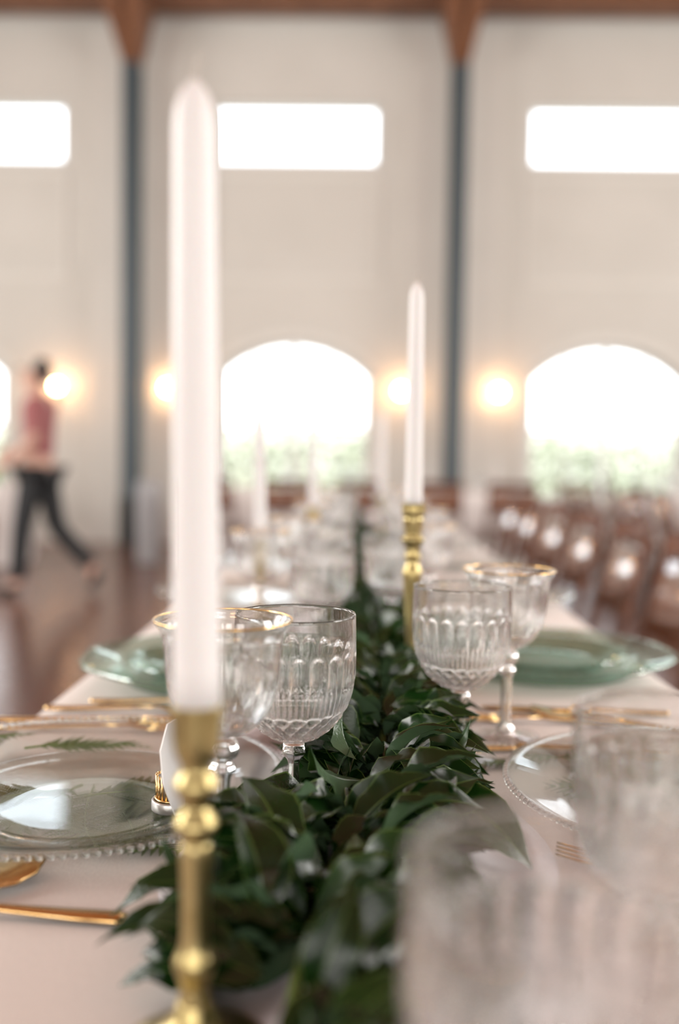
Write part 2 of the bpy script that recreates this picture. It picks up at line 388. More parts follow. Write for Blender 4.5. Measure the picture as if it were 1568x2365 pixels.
hedge(-9, 9, 24, 1.75, 'pale green hedge across the garden beyond the arched windows', 8)
bush((3.72, 14.8, -.05), .62, 'low round green shrub outside the right arched window', 3)
bush((-5.3, 15.2, -.05), .8, 'green shrub outside the left arched window', 4)

# ================================================================ MAIN TABLE
TZ = .76; TX0, TX1, TY0, TY1 = -.35, .40, .14, 5.3
t = empty('banquet_table', (.025, 2.72, 0), 0, 'long banquet table hidden under the blush tablecloth', 'table')
obj('tabletop', box(-.365, .365, -2.56, 2.56, .72, .752, bev=.004), M['timber'], t)
for x in (-.25, .25):
    for y in (-2.4, -.8, .8, 2.4): obj('leg', box(x-.03, x+.03, y-.03, y+.03, 0, .72), M['timber'], t)
def cloth(x0, x1, y0, y1, z, drop, seed, step=.03, amp=.018):
    """top sheet plus draped skirt as one surface"""
    random.seed(seed); ph = [random.uniform(0, 6) for _ in range(6)]
    nx = max(int((x1-x0)/step), 6); ny = max(int((y1-y0)/step), 6)
    V = []; Fc = []
    for j in range(ny+1):
        for i in range(nx+1):
            x = x0+(x1-x0)*i/nx; y = y0+(y1-y0)*j/ny
            e = min(x-x0, x1-x, y-y0, y1-y)
            zz = z - .006*math.exp(-e/.008) + .0006*math.sin(x*31+ph[0]+2*math.sin(y*7))*math.sin(y*23+ph[1])*min(1, e/.05)
            V.append((x, y, zz))
    for j in range(ny):
        for i in range(nx): a = j*(nx+1)+i; Fc.append((a, a+1, a+nx+2, a+nx+1))
    loop = [(i, 0) for i in range(nx)] + [(nx, j) for j in range(ny)] + [(i, ny) for i in range(nx, 0, -1)] + [(0, j) for j in range(ny, 0, -1)]
    prev = [j*(nx+1)+i for i, j in loop]; R = 8
    for r in range(1, R+1):
        cur = []
        f = r/R
        for k, (i, j) in enumerate(loop):
            x = x0+(x1-x0)*i/nx; y = y0+(y1-y0)*j/ny
            ox = -1 if i == 0 else (1 if i == nx else 0); oy = -1 if j == 0 else (1 if j == ny else 0)
            wv = .012 + amp*f*(1+math.sin((x+y)*19+ph[2])+.6*math.sin((x-y)*11+ph[3]))
            cur.append(len(V)); V.append((x+ox*wv, y+oy*wv, z-.006-drop*f))
        L = len(loop)
        for k in range(L): Fc.append((prev[k], cur[k], cur[(k+1) % L], prev[(k+1) % L]))
        prev = cur
    return V, Fc
V, Fc = cloth(TX0, TX1, TY0, TY1, TZ, .24, 5)
tag(mobj('tablecloth', pymesh('tablecloth', V, Fc, M['cloth'])), 'blush pink tablecloth spread over the long foreground table', 'tablecloth')

# runner: gathered chiffon with loose wavy edges and folds
random.seed(11); V = []; Fc = []; nu = 44; nv = 260
def gcx(y):   # garland axis
    P = [(.2, -.03), (.45, -.03), (.6, -.015), (.8, .022), (1.0, .025), (1.3, .02), (1.65, .012), (2.5, -.005), (4.6, -.07)]
    if y <= P[0][0]: return P[0][1]
    for a, b in zip(P, P[1:]):
        if y <= b[0]: s = (y-a[0])/(b[0]-a[0]); s = s*s*(3-2*s); return a[1]*(1-s)+b[1]*s
    return P[-1][1]
for j in range(nv+1):
    y = .17 + 4.75*j/nv
    wl = .115 + .03*math.sin(y*9.2+.3) + .012*math.sin(y*23); wr = .105 + .028*math.sin(y*8.1+2.9) + .012*math.sin(y*19+1)
    for i in range(nu+1):
        u = i/nu; x = gcx(y)*.5 - wl + (wl+wr)*u
        f = abs(math.sin(u*9+.8*math.sin(y*4)+y*1.5)); g = math.sin(u*PI)
        e = min(u, 1-u)
        z = TZ + .0032 + .011*f**2*min(1, e*8) + .003*(math.sin(u*31+y*17)*.5+.5) + .008*math.exp(-((e-.06)/.03)**2)*(math.sin(y*14+u*3)*.5+.5)
        V.append((x, y, z))
for j in range(nv):
    for i in range(nu): a = j*(nu+1)+i; Fc.append((a, a+1, a+nu+2, a+nu+1))
tag(mobj('table_runner', pymesh('table_runner', V, Fc, M['runner'])), 'crumpled lilac grey chiffon runner lying under the leaf garland', 'table runner')

# ---------------------------------------------------------------- garland
def leaf_mesh(i):
    random.seed(100+i); cup = random.uniform(.12, .62); curl = random.uniform(-.1, .65); wav = random.uniform(.015, .05); tw = random.uniform(-.5, .5)
    wd = random.uniform(.21, .28); ph = random.uniform(0, 6); L = 10; W = 4; VM = [0, .07, .55, .93, 1]
    V = []; Fc = []; vein = []
    for a in range(L+1):
        s = a/L
        h = wd*(math.sin(PI*min(1, s*1.0)**.82)**.85)*(1-.25*s) if 0 < s < 1 else 0.0
        if s > .86: h *= .75
        th = curl*s*s*1.6; cx = s*(1-.18*curl*s*s); cz = .14*math.sin(PI*s*.9)-curl*.45*s*s
        side = .05*math.sin(s*3+ph)*s
        for b in range(-W, W+1):
            v = VM[abs(b)]*(1 if b > 0 else -1); y = h*v*math.cos(cup); z = cz + abs(v)*h*math.sin(cup)*1.2 + wav*math.sin(s*15+ph+v*2)*abs(v)**2*math.sin(PI*s)
            t2 = tw*s; yy = y*math.cos(t2)-(z-cz)*math.sin(t2); zz = y*math.sin(t2)+(z-cz)*math.cos(t2)+cz
            V.append((cx, yy+side, zz)); vein.append(1.0 if abs(b) == W else (.7 if b == 0 else 0.0))
    n_ = 2*W+1
    for a in range(L):
        for b in range(2*W): q0 = a*n_+b; Fc.append((q0, q0+n_, q0+n_+1, q0+1))
    me = pymesh('leaf', V, Fc, M['leaf'])
    at = me.attributes.new('vein', 'FLOAT', 'POINT'); at.data.foreach_set('value', vein)
    return me, V, Fc, vein
LM = [leaf_mesh(i) for i in range(9)]
gar = empty('leaf_garland', (0, .3, TZ), 0, 'garland of glossy dark green leaves down the middle of the table', 'garland')
bm = bmesh.new(); tube(bm, [(gcx(y*.1), y*.1-.3, .028+.004*math.sin(y)) for y in range(2, 47)], .0035, 6); obj('stem', bm, M['stem'], gar, True)
AVOID = [(-.047, .734), (.095, .914), (.148, .986), (-.052, 1.365), (-.146, 1.45), (.05, 1.5), (.062, 1.19), (-.073, .44), (-.161, 1.6), (.147, .46), (.060, .285), (-.087, .655), (-.108, 2.25), (.06, 2.93)] + [(-.06, y-.15) for y in (1.98, 2.6, 3.2, 3.8)] + [(.095, y+.12) for y in (1.98, 2.6, 3.2, 3.8)]
def leaf_place(y, rng):
    side = rng.choice((-1, 1)); lay = rng.random()
    hw = .085 if y < .72 else (.062 if y < 1.0 else .05)
    x = gcx(y) + side*rng.random()*hw*.45
    az = side*rng.gauss(PI*.40, .5)            # 0 = along the garland toward the camera
    el = rng.gauss(.04, .2) + .45*lay*lay
    L = rng.uniform(.052, .080) * (1 if y < 1.05 else .85)
    d = Vector((math.sin(az), -math.cos(az), 0))
    if rng.random() < .22: d.y = -d.y
    z = .010 + .034*lay + .006*rng.random()
    tipz = z + math.sin(el)*L - .25*L*.4
    if tipz < .006: el = math.asin(max(-1, min(1, (.006 + .1*L - z)/L)))
    dirv = Vector((d.x*math.cos(el), d.y*math.cos(el), math.sin(el)))
    upv = Vector((rng.gauss(0, .38)-side*.1, rng.gauss(0, .35)-.12, 1)).normalized()
    if rng.random() < .16: upv = -upv
    yv = upv.cross(dirv).normalized(); zv = dirv.cross(yv)
    pos = Vector((x, y, z))
    tip = pos + dirv*L
    for q_ in (pos, pos+dirv*L*.6, tip):
        if q_.y < .475 and q_.x < -.045: return None
    for ax, ay in AVOID:                        # keep clear of glass stems and holders
        for s in (.5, 1):
            p = pos + dirv*L*s
            if (p.x-ax)**2 + (p.y-ay)**2 < (.026 if .5 < ay < 1.25 else (.02 if ay < 1 else .010))**2: return None
        if (pos.x-ax)**2 + (pos.y-ay)**2 < (.02 if ay < 1.25 else .010)**2: return None
    m4 = Matrix((dirv, yv, zv)).transposed().to_4x4(); m4.translation = pos
    return m4 @ Matrix.Diagonal((L, L, L, 1))
def settle(m4, verts, y0):
    """lift a leaf until its lowest point just clears the gathered runner"""
    lo = min((m4 @ Vector(p)).z for p in verts)
    if lo < .006: m4.translation.z += .006 - lo
    return m4
rng = random.Random(21); made = 0
for (rx, ry, rz_), (tx, ty, tz), k_, flip in [((.002, .655, .040), (-.085, .650, .034), 0, 1), ((.045, .70, .035), (.122, .655, .014), 2, 0), ((.032, .80, .036), (.108, .795, .018), 3, 0),
        ((.02, .85, .052), (.078, .80, .048), 4, 0), ((.0, .745, .052), (-.012, .765, .088), 5, 1), ((-.05, .565, .03), (-.138, .572, .008), 1, 0), ((.035, .76, .05), (.045, .70, .06), 6, 0),
        ((.01, .52, .05), (-.045, .49, .045), 7, 1), ((.0, .60, .05), (.03, .54, .058), 8, 1), ((.03, .9, .055), (.085, .87, .06), 0, 0), ((-.01, .80, .045), (-.03, .765, .058), 2, 0)]:
    a_ = Vector((rx, ry-.3, rz_)); d_ = Vector((tx-rx, ty-ry, tz-rz_)); L = d_.length*1.08; d_.normalize()
    up_ = Vector((.1, -.35, -1 if flip else 1)); yv = up_.cross(d_).normalized(); m4 = Matrix((d_, yv, d_.cross(yv))).transposed().to_4x4(); m4.translation = a_
    m4 = m4 @ Matrix.Diagonal((L, L*1.1, L, 1)); settle(m4, LM[k_][1], 0)
    o = bpy.data.objects.new('leaf', LM[k_][0]); COL.objects.link(o); o.parent = gar; o.matrix_local = m4
while made < 287:
    y = .32 + 1.05*(rng.random()**.85)
    m4 = leaf_place(y, rng)
    if m4 is None: continue
    lm = LM[rng.randrange(9)]; settle(m4, lm[1], 0)
    if m4.translation.z > .052: continue
    o = bpy.data.objects.new('leaf', lm[0]); COL.objects.link(o); o.parent = gar
    m4.translation.y -= .3
    o.matrix_local = m4; made += 1
V = []; Fc = []; vein = []; made = 0
while made < 1900:
    y = (.28 + .75*rng.random()) if made < 480 else .85 + 3.75*(rng.random()**1.15)
    m4 = leaf_place(y, rng)
    if m4 is None: continue
    _, v0, f0, ve = LM[rng.randrange(9)]; b0 = len(V); m4.translation.y -= .3; settle(m4, v0, 0)
    if m4.translation.z > .045: continue
    V += [tuple(m4 @ Vector(p)) for p in v0]; Fc += [tuple(q+b0 for q in f) for f in f0]; vein += ve; made += 1
me = pymesh('leaves', V, Fc, M['leaf']); at = me.attributes.new('vein', 'FLOAT', 'POINT'); at.data.foreach_set('value', vein)
o = mobj('foliage', me, gar); tag(o, kind='stuff')

# ---------------------------------------------------------------- crystal goblet
BO = [(0, .0668), (.006, .0668), (.013, .0685), (.0215, .0725), (.030, .0795), (.0365, .088), (.0415, .099), (.0445, .112), (.0456, .1265), (.0454, .145), (.0448, .163)]
def relief(t, r, z):
    d = 0
    if .1095 < z < .1385:                               # arched flutes
        u = (t*20/(2*PI)) % 1 - .5; top = .1375 - .0045*(abs(u)/.42)**2.2*1.0
        if abs(u) < .42 and z < top:
            e = min(1, (top-z)/.0022); d += .0019*(1-(u/.42)**2)**.5*e*min(1, (z-.1095)/.003)
    if .093 < z < .1155:                                # narrow upright spikes
        u = (t*60/(2*PI)) % 1 - .5; m = math.sin(PI*(z-.093)/.0225)**.6
        d += .0016*max(0, m-2*abs(u))
    if .070 < z < .0935:                                # diamond band
        a = (t*20/(2*PI) + (z-.07)/.0118) % 1; b = (t*20/(2*PI) - (z-.07)/.0118) % 1
        g = max(1-abs(a-.5)*2/.42 if abs(a-.5) < .21 else 0, 1-abs(b-.5)*2/.42 if abs(b-.5) < .21 else 0)
        s1 = abs(a-.5)*2; s2 = abs(b-.5)*2
        d += (.0026*max(0, 1-min(s1, s2)*1.25) + .0004*math.cos(a*4*PI)*math.cos(b*4*PI))*min(1, (z-.070)/.003, (.0935-z)/.002)*min(1, r/.02)
    return r - d
def goblet_bowl(nt, ns, rel=True):
    outer = spline(BO, ns); inner = []
    for r, z in reversed(outer):
        if z > .0705: 
            th = .0011 + .0027*max(0, min(1, (.14-z)/.03)) 
            inner.append((max(r-th-.0003, 0), z if z > .085 else z+.0025*(1-(z-.0705)/.0145)))
    inner = [p for p in inner if p[0] > .003] + [(0, .0738)]
    rim = [(.0444, .1638), (.0438, .1638)]
    prof = outer + rim + inner[1:]
    nout = len(outer)
    V = []
    zo = set(range(nout))
    cnt = [0]
    me = lathe_mesh(prof[:nout], nt, M['crystal'], 'bowl', relief if rel else None)
    # join outer and inner by building one profile with relief only outside
    rows = prof; VV, FF, R = [], [], []
    for k, (r, z) in enumerate(rows):
        if r < 1e-7: R.append([len(VV)]); VV.append((0, 0, z)); continue
        row = []
        for i in range(nt):
            t_ = 2*PI*i/nt; rr = relief(t_, r, z) if (rel and k < nout) else r
            row.append(len(VV)); VV.append((rr*math.cos(t_), rr*math.sin(t_), z))
        R.append(row)
    for a, b in zip(R, R[1:]):
        for i in range(nt):
            j = (i+1) % nt
            if len(a) == 1: FF.append((a[0], b[j], b[i]))
            elif len(b) == 1: FF.append((a[i], a[j], b[0]))
            else: FF.append((a[i], a[j], b[j], b[i]))
    bpy.data.meshes.remove(me)
    return pymesh('bowl', VV, FF, M['crystal'])
def facet(nf, amp, z0, z1):
    def fn(t, r, z):
        if z0 < z < z1:
            u = (t*nf/(2*PI)) % 1 - .5; a = PI/nf
            return r*math.cos(a)/math.cos(u*2*a)*(1-amp) + r*amp
        return r
    return fn
def goblet_stem(nt):
    prof = spline([(0, .0665), (.0055, .0664), (.0085, .0645), (.0100, .0605), (.0090, .0575), (.0062, .0545), (.0048, .0505), (.0046, .044), (.0052, .033), (.0064, .021), (.0080, .011), (.0100, .0062), (0, .0062)], 5)
    me = lathe_mesh(prof, nt, M['crystal'], 'stem', facet(6, .0, .008, .064)); return me
def goblet_foot(nt, beads):
    def fn(t, r, z):
        if z > .0012 and .012 < r < .034: return r + .0006*math.cos(t*24)
        return r
    prof = [(0, .0)] + [(.034, 0), (.0355, .0006), (.0358, .0016), (.0350, .0026)] + [(.030, .0032), (.022, .004), (.014, .0051), (.0095, .0061), (0, .0061)]
    P = [prof[0]]
    for a, b in zip(prof, prof[1:]):
        for s in (1/3, 2/3, 1): P.append((a[0]+(b[0]-a[0])*s, a[1]+(b[1]-a[1])*s))
    return lathe_mesh(P, nt, M['crystal'], 'foot', fn)
GB = [goblet_bowl(300, 11), goblet_bowl(120, 4)]; GS = [goblet_stem(48), goblet_stem(18)]; GF = [goblet_foot(96, 0), goblet_foot(24, 0)]
def goblet(x, y, lab, lod, z=TZ, name='crystal_goblet', group='cut crystal goblets'):
    e = empty(name, (x, y, z+.0015), random.uniform(0, 6), lab, 'glass', group)
    mobj('bowl', GB[lod], e); mobj('stem', GS[lod], e); mobj('foot', GF[lod], e); return e
# gold rimmed glass
def gold_glass_parts(nt, ns):
    BO2 = [(0, .0925), (.007, .0925), (.014, .0945), (.024, .101), (.031, .110), (.0355, .122), (.0378, .135), (.0388, .150), (.0408, .162), (.0445, .1685), (.0462, .1708)]
    outer = spline(BO2, ns); inner = [(max(r-.0016, 0), z+.0004 if z > .1 else z+.0022) for r, z in reversed(outer) if r > .006]
    inner = [p for p in inner] + [(0, .0962)]
    def fl(t, r, z):
        if .097 < z < .118: return r - .0008*(.5+.5*math.cos(t*16))*min(1, (z-.097)/.003, (.118-z)/.006)
        return r
    me = lathe_mesh(outer + inner, nt, M['glass'], 'bowl', fl)
    st = spline([(0, .0923), (.0055, .0922), (.010, .0895), (.0125, .0845), (.010, .0795), (.0066, .0765), (.0088, .0735), (.0098, .0705), (.0072, .067), (.0056, .062), (.0054, .045), (.0056, .025), (.0068, .016), (.0095, .012), (.0082, .0085), (.0115, .0065), (0, .0065)], 4)
    me2 = lathe_mesh(st, nt//4, M['glass'], 'stem', facet(8, 0, .066, .092))
    ft = [(0, 0), (.02, 0), (.033, 0), (.0352, .0008), (.0352, .0022), (.033, .0035), (.024, .0045), (.014, .0055), (.010, .0063), (0, .0063)]
    def fn(t, r, z): return r + (.0009*math.cos(t*30) if r > .03 else 0)
    me3 = lathe_mesh(ft, nt//2 if nt > 100 else nt, M['glass'], 'foot', fn)
    R, rr, V, Fc = .0457, .0005, [], []
    a, b = (96, 8) if nt > 100 else (32, 6)
    prof = [(R+rr*math.cos(2*PI*i/b)*.9, .1713+rr*math.sin(2*PI*i/b)*1.5) for i in range(b)]
    me4 = lathe_mesh(prof, a, M['gold'], 'gold_rim', None, closed=True)
    # beads round the knop and the foot
    V = []; Fc = []
    def bead(cx, cy, cz, r):
        b0 = len(V); S = 6
        V.append((cx, cy, cz+r))
        for la in (PI/3, 2*PI/3):
            for k2 in range(S): V.append((cx+r*math.sin(la)*math.cos(2*PI*k2/S), cy+r*math.sin(la)*math.sin(2*PI*k2/S), cz+r*math.cos(la)))
        V.append((cx, cy, cz-r))
        for k2 in range(S):
            k3 = (k2+1) % S
            Fc.append((b0, b0+1+k2, b0+1+k3)); Fc.append((b0+1+k2, b0+1+S+k2, b0+1+S+k3, b0+1+k3)); Fc.append((b0+1+S+k2, b0+2*S+1, b0+1+S+k3))
    for k2 in range(30): bead(.0315*math.cos(k2*PI/15), .0315*math.sin(k2*PI/15), .0052, .0018)
    me5 = pymesh('bead_border', V, Fc, M['glass'], True)
    return me, me2, me3, me4, me5
GG = [gold_glass_parts(160, 6), gold_glass_parts(40, 3)]
def gold_glass(x, y, lab, lod):
    e = empty('gold_rimmed_glass', (x, y, TZ+.0015), random.uniform(0, 6), lab, 'glass', 'gold rimmed wine glasses')
    b, st, f = [mobj(nm, me, e) for nm, me in zip(('bowl', 'stem', 'foot'), GG[lod])]
    mobj('gold_rim', GG[lod][3], b); mobj('bead_border', GG[lod][4], f)
    return e
random.seed(5)
goblet(-.047, .734, 'sharp in-focus cut crystal goblet at the left edge of the leaf garland', 0)
gold_glass(-.0895, .652, 'gold rimmed wine glass in front of the sharp crystal goblet, behind the tall candle', 0)
goblet(.095, .914, 'cut crystal goblet on the right side of the garland before a gold rimmed glass', 0)
gold_glass(.148, .986, 'gold rimmed wine glass just behind the right-hand cut crystal goblet', 0)
goblet(-.052, 1.365, 'blurred crystal goblet behind the sharp goblet, just left of the garland', 1)
gold_glass(-.146, 1.45, 'blurred gold rimmed glass below the short candle on the left', 1)
goblet(.05, 1.52, 'blurred crystal goblet behind the brass candlestick right of the garland', 1)
gold_glass(.112, 1.62, 'blurred gold rimmed glass right behind the brass candlestick', 1)
goblet(.147, .46, 'very blurred crystal goblet at the right edge of the foreground', 0)
goblet(.060, .285, 'huge blurred crystal goblet in the bottom right foreground, over the leaves', 0)
k = 0
names = ['third', 'fourth', 'fifth', 'sixth']
for k, y in enumerate((1.98, 2.6, 3.2, 3.8)):
    goblet(-.06, y-.15, 'far crystal goblet left of the garland, %s row from the camera' % names[k], 1)
    gold_glass(-.115, y-.225, 'far blurred gold rimmed glass left of the garland, %s row from the camera' % names[k], 1)
    goblet(.095, y+.12, 'far blurred crystal goblet right of the garland, %s row from the camera' % names[k], 1)
    gold_glass(.145, y+.20, 'far blurred gold rimmed glass right of the garland, %s row from the camera' % names[k], 1)

# ---------------------------------------------------------------- candlesticks and candles
def stick(x, y, prof, lab, nt=40):
    e = empty('brass_candlestick', (x, y, TZ+.003), 0, lab, 'candlestick', 'brass candlesticks along the garland')
    h = max(z for r, z in prof); bp = [p for p in prof]
    # split: base / shaft / cup
    i1 = next(i for i, p in enumerate(prof) if p[1] > .028); i2 = next(i for i, p in enumerate(prof) if p[1] > h-.03)
    def seg(nm, pts, top=False):
        pp = spline(pts, 5); pp = [(0, pp[0][1])] + pp + ([(.0105, h), (.0100, h-.012), (0, h-.012)] if top else [(0, pp[-1][1])])
        mobj(nm, lathe_mesh(pp, nt, M['brass'], nm), e)
    seg('base', prof[:i1+1]); seg('shaft', prof[i1:i2+1]); seg('cup', prof[i2:], True)
    return e
def candle(x, y, z, h, r0, r1, lean, lab, wick=True):
    e = empty('taper_candle', (x, y, z), 0, lab, 'candle', 'white taper candles'); e.rotation_euler = (0, lean, 0)
    prof = [(0, 0), (r0, 0)] + [(r0+(r1-r0)*i/12, h*.93*i/12) for i in range(1, 13)] + [(r1*.93, h*.955), (r1*.74, h*.975), (r1*.45, h*.99), (r1*.2, h), (0, h)]
    wx = mobj('wax', lathe_mesh(prof, 40, M['wax'], 'wax'), e)
    if wick:
        bm = bmesh.new(); tube(bm, [(0, 0, h-.002), (.0008, 0, h+.006), (.0022, 0, h+.011)], .0007, 6); obj('wick', bm, M['wick'], wx)
    return e
A = [(.036, 0), (.037, .004), (.033, .008), (.022, .012), (.012, .020), (.0075, .030), (.0068, .037), (.0098, .047), (.0070, .055), (.0063, .065), (.0066, .085), (.0072, .100), (.0062, .104), (.0100, .111), (.0066, .118), (.0062, .121), (.0102, .129), (.0070, .136), (.0072, .139), (.0098, .145), (.0108, .152), (.0113, .160), (.0118, .166)]
B = [(.034, 0), (.036, .004), (.034, .010), (.026, .016), (.014, .026), (.0085, .036), (.0065, .045), (.0068, .07), (.0085, .10), (.0105, .125), (.0115, .142), (.0085, .151), (.0078, .157), (.0112, .160), (.0090, .163), (.0086, .172), (.0105, .176), (.0134, .180), (.0134, .184), (.0100, .187), (.0112, .196), (.0122, .205), (.0115, .209), (.0138, .213), (.0138, .222), (.0142, .225)]
stick(-.072, .44, A, 'blurred brass candlestick in the left foreground', 48)
candle(-.072, .44, TZ+.1635, .2795, .0110, .0092, -.012, 'very tall blurred white taper candle in the left foreground')
stick(.063, 1.19, B, 'brass candlestick with ringed cup right of the garland, behind the goblets')
candle(.063, 1.19, TZ+.217, .272, .0108, .0083, -.004, 'white taper candle standing right of the middle window')
def scaled(P, h): 
    H0 = P[-1][1]; return [(r, z*h/H0) for r, z in P]
stick(-.161, 1.6, scaled(A, .148), 'small brass candlestick under the short candle left of the garland')
candle(-.161, 1.6, TZ+.1465, .205, .0108, .0083, -.02, 'short blurred white taper candle below the middle arched window')
stick(-.108, 2.25, scaled(B, .165), 'distant blurred brass candlestick just left of the garland')
candle(-.108, 2.25, TZ+.156, .25, .0105, .008, 0, 'distant white taper candle against the middle arched window')
stick(.06, 2.93, scaled(A, .17), 'distant blurred brass candlestick right of the garland')
candle(.06, 2.93, TZ+.1685, .25, .0105, .008, 0, 'distant white taper candle at the right edge of the middle arched window')
stick(-.16, 3.4, scaled(B, .19), 'farthest blurred brass candlestick left of the garland')
candle(-.16, 3.4, TZ+.181, .25, .0105, .008, 0, 'farthest white taper candle left of the garland end')

# ---------------------------------------------------------------- plates
def plate_mesh(R, rise, well, nt, m, name, th=.0038, lob=0):
    up = [(0, .004), (well*.5, .004), (well, .0042), (well+.008, .0065), (well+.016, rise*.55), (R*.93, rise*.92), (R*.985, rise*1.02), (R, rise)]
    lo = [(R, rise-th*.6), (R*.93, rise*.92-th), (well+.016, rise*.55-th*.9), (well+.008, .0008), (well-.002, 0), (well-.008, .0004), (0, .0006)]
    def den(P, n): 
        o = [P[0]]
        for a, b in zip(P, P[1:]):
            for k in range(1, n+1): o.append((a[0]+(b[0]-a[0])*k/n, a[1]+(b[1]-a[1])*k/n))
        return o
    def fn(t, r, z): return r*(1+lob*math.cos(8*t)*(r/R)**4)
    return lathe_mesh(den(up, 2)+den(lo, 2), nt, m, name, fn if lob else None)
CH = plate_mesh(.172, .019, .112, 128, M['plate'], 'plate_body'); CHg = plate_mesh(.166, .030, .10, 96, M['green_plate'], 'plate_body', .006, .012)
SP = plate_mesh(.106, .014, .070, 96, M['plate'], 'plate_body')
def bead_ring(R, z, r, n, m):
    V = []; Fc = []
    for i in range(n):
        a = 2*PI*i/n; cx, cy = R*math.cos(a), R*math.sin(a); b0 = len(V); S = 6
        V.append((cx, cy, z+r))
        for la in (PI/3, 2*PI/3):
            for k2 in range(S): V.append((cx+r*math.sin(la)*math.cos(2*PI*k2/S), cy+r*math.sin(la)*math.sin(2*PI*k2/S), z+r*math.cos(la)))
        V.append((cx, cy, z-r))
        for k2 in range(S):
            k3 = (k2+1) % S
            Fc += [(b0, b0+1+k2, b0+1+k3), (b0+1+k2, b0+1+S+k2, b0+1+S+k3, b0+1+k3), (b0+1+S+k2, b0+2*S+1, b0+1+S+k3)]
    return pymesh('beaded_edge', V, Fc, m)
BR = bead_ring(.1735, .0180, .0027, 150, M['glass'])
def charger(x, y, lab, green=False, beads=True):
    e = empty('glass_charger', (x, y, TZ+.0015), random.uniform(0, 6), lab, 'plate', 'clear glass charger plates')
    b = mobj('plate_body', CHg if green else CH, e)
    if beads: mobj('beaded_edge', BR, b)
    return e
def salad(x, y, lab, z=.0085, m=None):
    e = empty('salad_plate', (x, y, TZ+z), 0, lab, 'plate', 'glass salad plates on the chargers'); mobj('plate_body', m or SP, e); return e
charger(-.231, .797, 'clear glass charger with beaded edge in the left foreground, over dark ferns')
salad(-.208, .742, 'glass salad plate reflecting the windows, on the left foreground charger', .0105)
charger(.297, .803, 'clear glass charger with ferns in the right foreground behind the blurred goblet')
salad(.30, .80, 'glass salad plate on the right foreground charger', .0105)
charger(.252, 1.33, 'green tinted glass charger with scalloped edge behind the right gold rimmed glass', True, False)
SPg = plate_mesh(.108, .018, .07, 64, M['green_plate'], 'plate_body', .005)
salad(.25, 1.33, 'pale green glass plate on the scalloped right-hand charger', .012, SPg)
charger(-.178, 1.235, 'green tinted glass charger at the left table edge, catching white window light', True, False)
salad(-.178, 1.235, 'pale green glass plate on the charger at the left table edge', .012, SPg)
for k, y in enumerate((1.95, 2.55, 3.15, 3.75, 4.35)):
    charger(-.225, y, 'far blurred glass charger on the left side, %s place from the camera' % (['third', 'fourth', 'fifth', 'sixth', 'seventh'][k]), False, False)
    charger(.25, y+.02, 'far blurred glass charger on the right side, %s place from the camera' % (['third', 'fourth', 'fifth', 'sixth', 'seventh'][k]), False, False)

# ---------------------------------------------------------------- ferns
def pinna_mesh():
    V = []; Fc = []; n = 13
    for s in (-1, 1):
        for i in range(n):
            u = i/n; l = .17*(1-u)**.8+.015; x = u
            b0 = len(V); w = .036
            V += [(x-w, 0, 0), (x+w, 0, 0), (x+w*1.2+l*.35, s*l*.8, .01), (x+l*.45, s*l, 0.0), (x+w*.2, s*l*.6, .008)]
            Fc.append((b0, b0+1, b0+2, b0+3, b0+4) if s > 0 else (b0+4, b0+3, b0+2, b0+1, b0))
    b0 = len(V); V += [(0, -.02, .003), (1.05, -.004, .003), (1.05, .004, .003), (0, .02, .003)]; Fc.append((b0, b0+1, b0+2, b0+3))
    return pymesh('pinna', V, Fc, M['fern'], False)
PN = pinna_mesh()
def fern(x, y, z, rz, L, wid, lab, n=17, curve=.25, tilt=0):
    e = empty('fern_frond', (x, y, z), rz, lab, 'fern', 'fern fronds at the place settings'); e.rotation_euler = (0, -tilt, rz)
    pts = []
    for i in range(n+1):
        u = i/n; a = curve*u*u; pts.append((L*u*math.cos(a), L*u*math.sin(a), .0005+.001*math.sin(u*9)))
    bm = bmesh.new(); tube(bm, pts, [.0011*(1-.8*i/n) for i in range(n+1)], 5); obj('rachis', bm, M['stem'], e)
    for i in range(2, n):
        u = i/n; l = wid*(math.sin(PI*min(1, (1-u)*.62+.05))**1.1)*(.35+.65*min(1, (u-.05)*5))
        for s in (-1, 1):
            mobj('pinna', PN, e, pts[i], (random.uniform(-.25, .25), random.uniform(-.03, .03), s*(1.12-.35*u)+curve*u*1.5), (l, l, l))
    return e
random.seed(9)
zf = TZ+.0068
fern(-.30, .880, TZ+.014, .35, .115, .030, 'bright green fern frond behind the salad plate on the left charger', 16, -.3)
fern(-.40, .90, TZ+.018, -.1, .10, .03, 'fern frond at the left picture edge on the left charger', 14, .2)
for i, (x, y, rz, L, w_, d) in enumerate([(-.215, .80, -1.45, .145, .05, 'pointing at the camera'), (-.205, .79, -1.0, .14, .046, 'pointing to the foreground candlestick'), (-.225, .80, -1.95, .14, .046, 'pointing to the lower left corner'),
                                   (-.20, .78, -.5, .11, .044, 'pointing to the napkin ring'), (-.215, .77, .35, .11, .044, 'pointing back toward the garland'), (-.24, .78, -2.7, .10, .044, 'pointing to the left table edge')]):
    fern(x, y, zf+.0006*i, rz, L, w_*.85, 'dark fern frond under the left salad plate, ' + d, 16, .2*(-1)**i)
fern(-.19, .73, TZ+.0045, -.75, .10, .026, 'fern frond poking out under the front rim of the left charger', 14, .1)
for i, (x, y, rz, L) in enumerate([(.28, .80, 2.75, .125), (.27, .84, 2.2, .11), (.29, .78, 3.4, .125)]):
    fern(x, y, zf+.0008*i, rz, L, .052, 'fern frond on the right foreground charger, ' + ('pointing at the garland', 'pointing to the back', 'lowest and nearest the camera')[i], 14, .2)
fern(.20, .92, TZ+.004, 3.3, .10, .028, 'fern frond lying on the cloth beside the right gold rimmed glass', 14, .2)
fern(.20, 1.36, TZ+.0085, 2.6, .13, .04, 'fern frond under the scalloped right-hand charger', 12, .2)
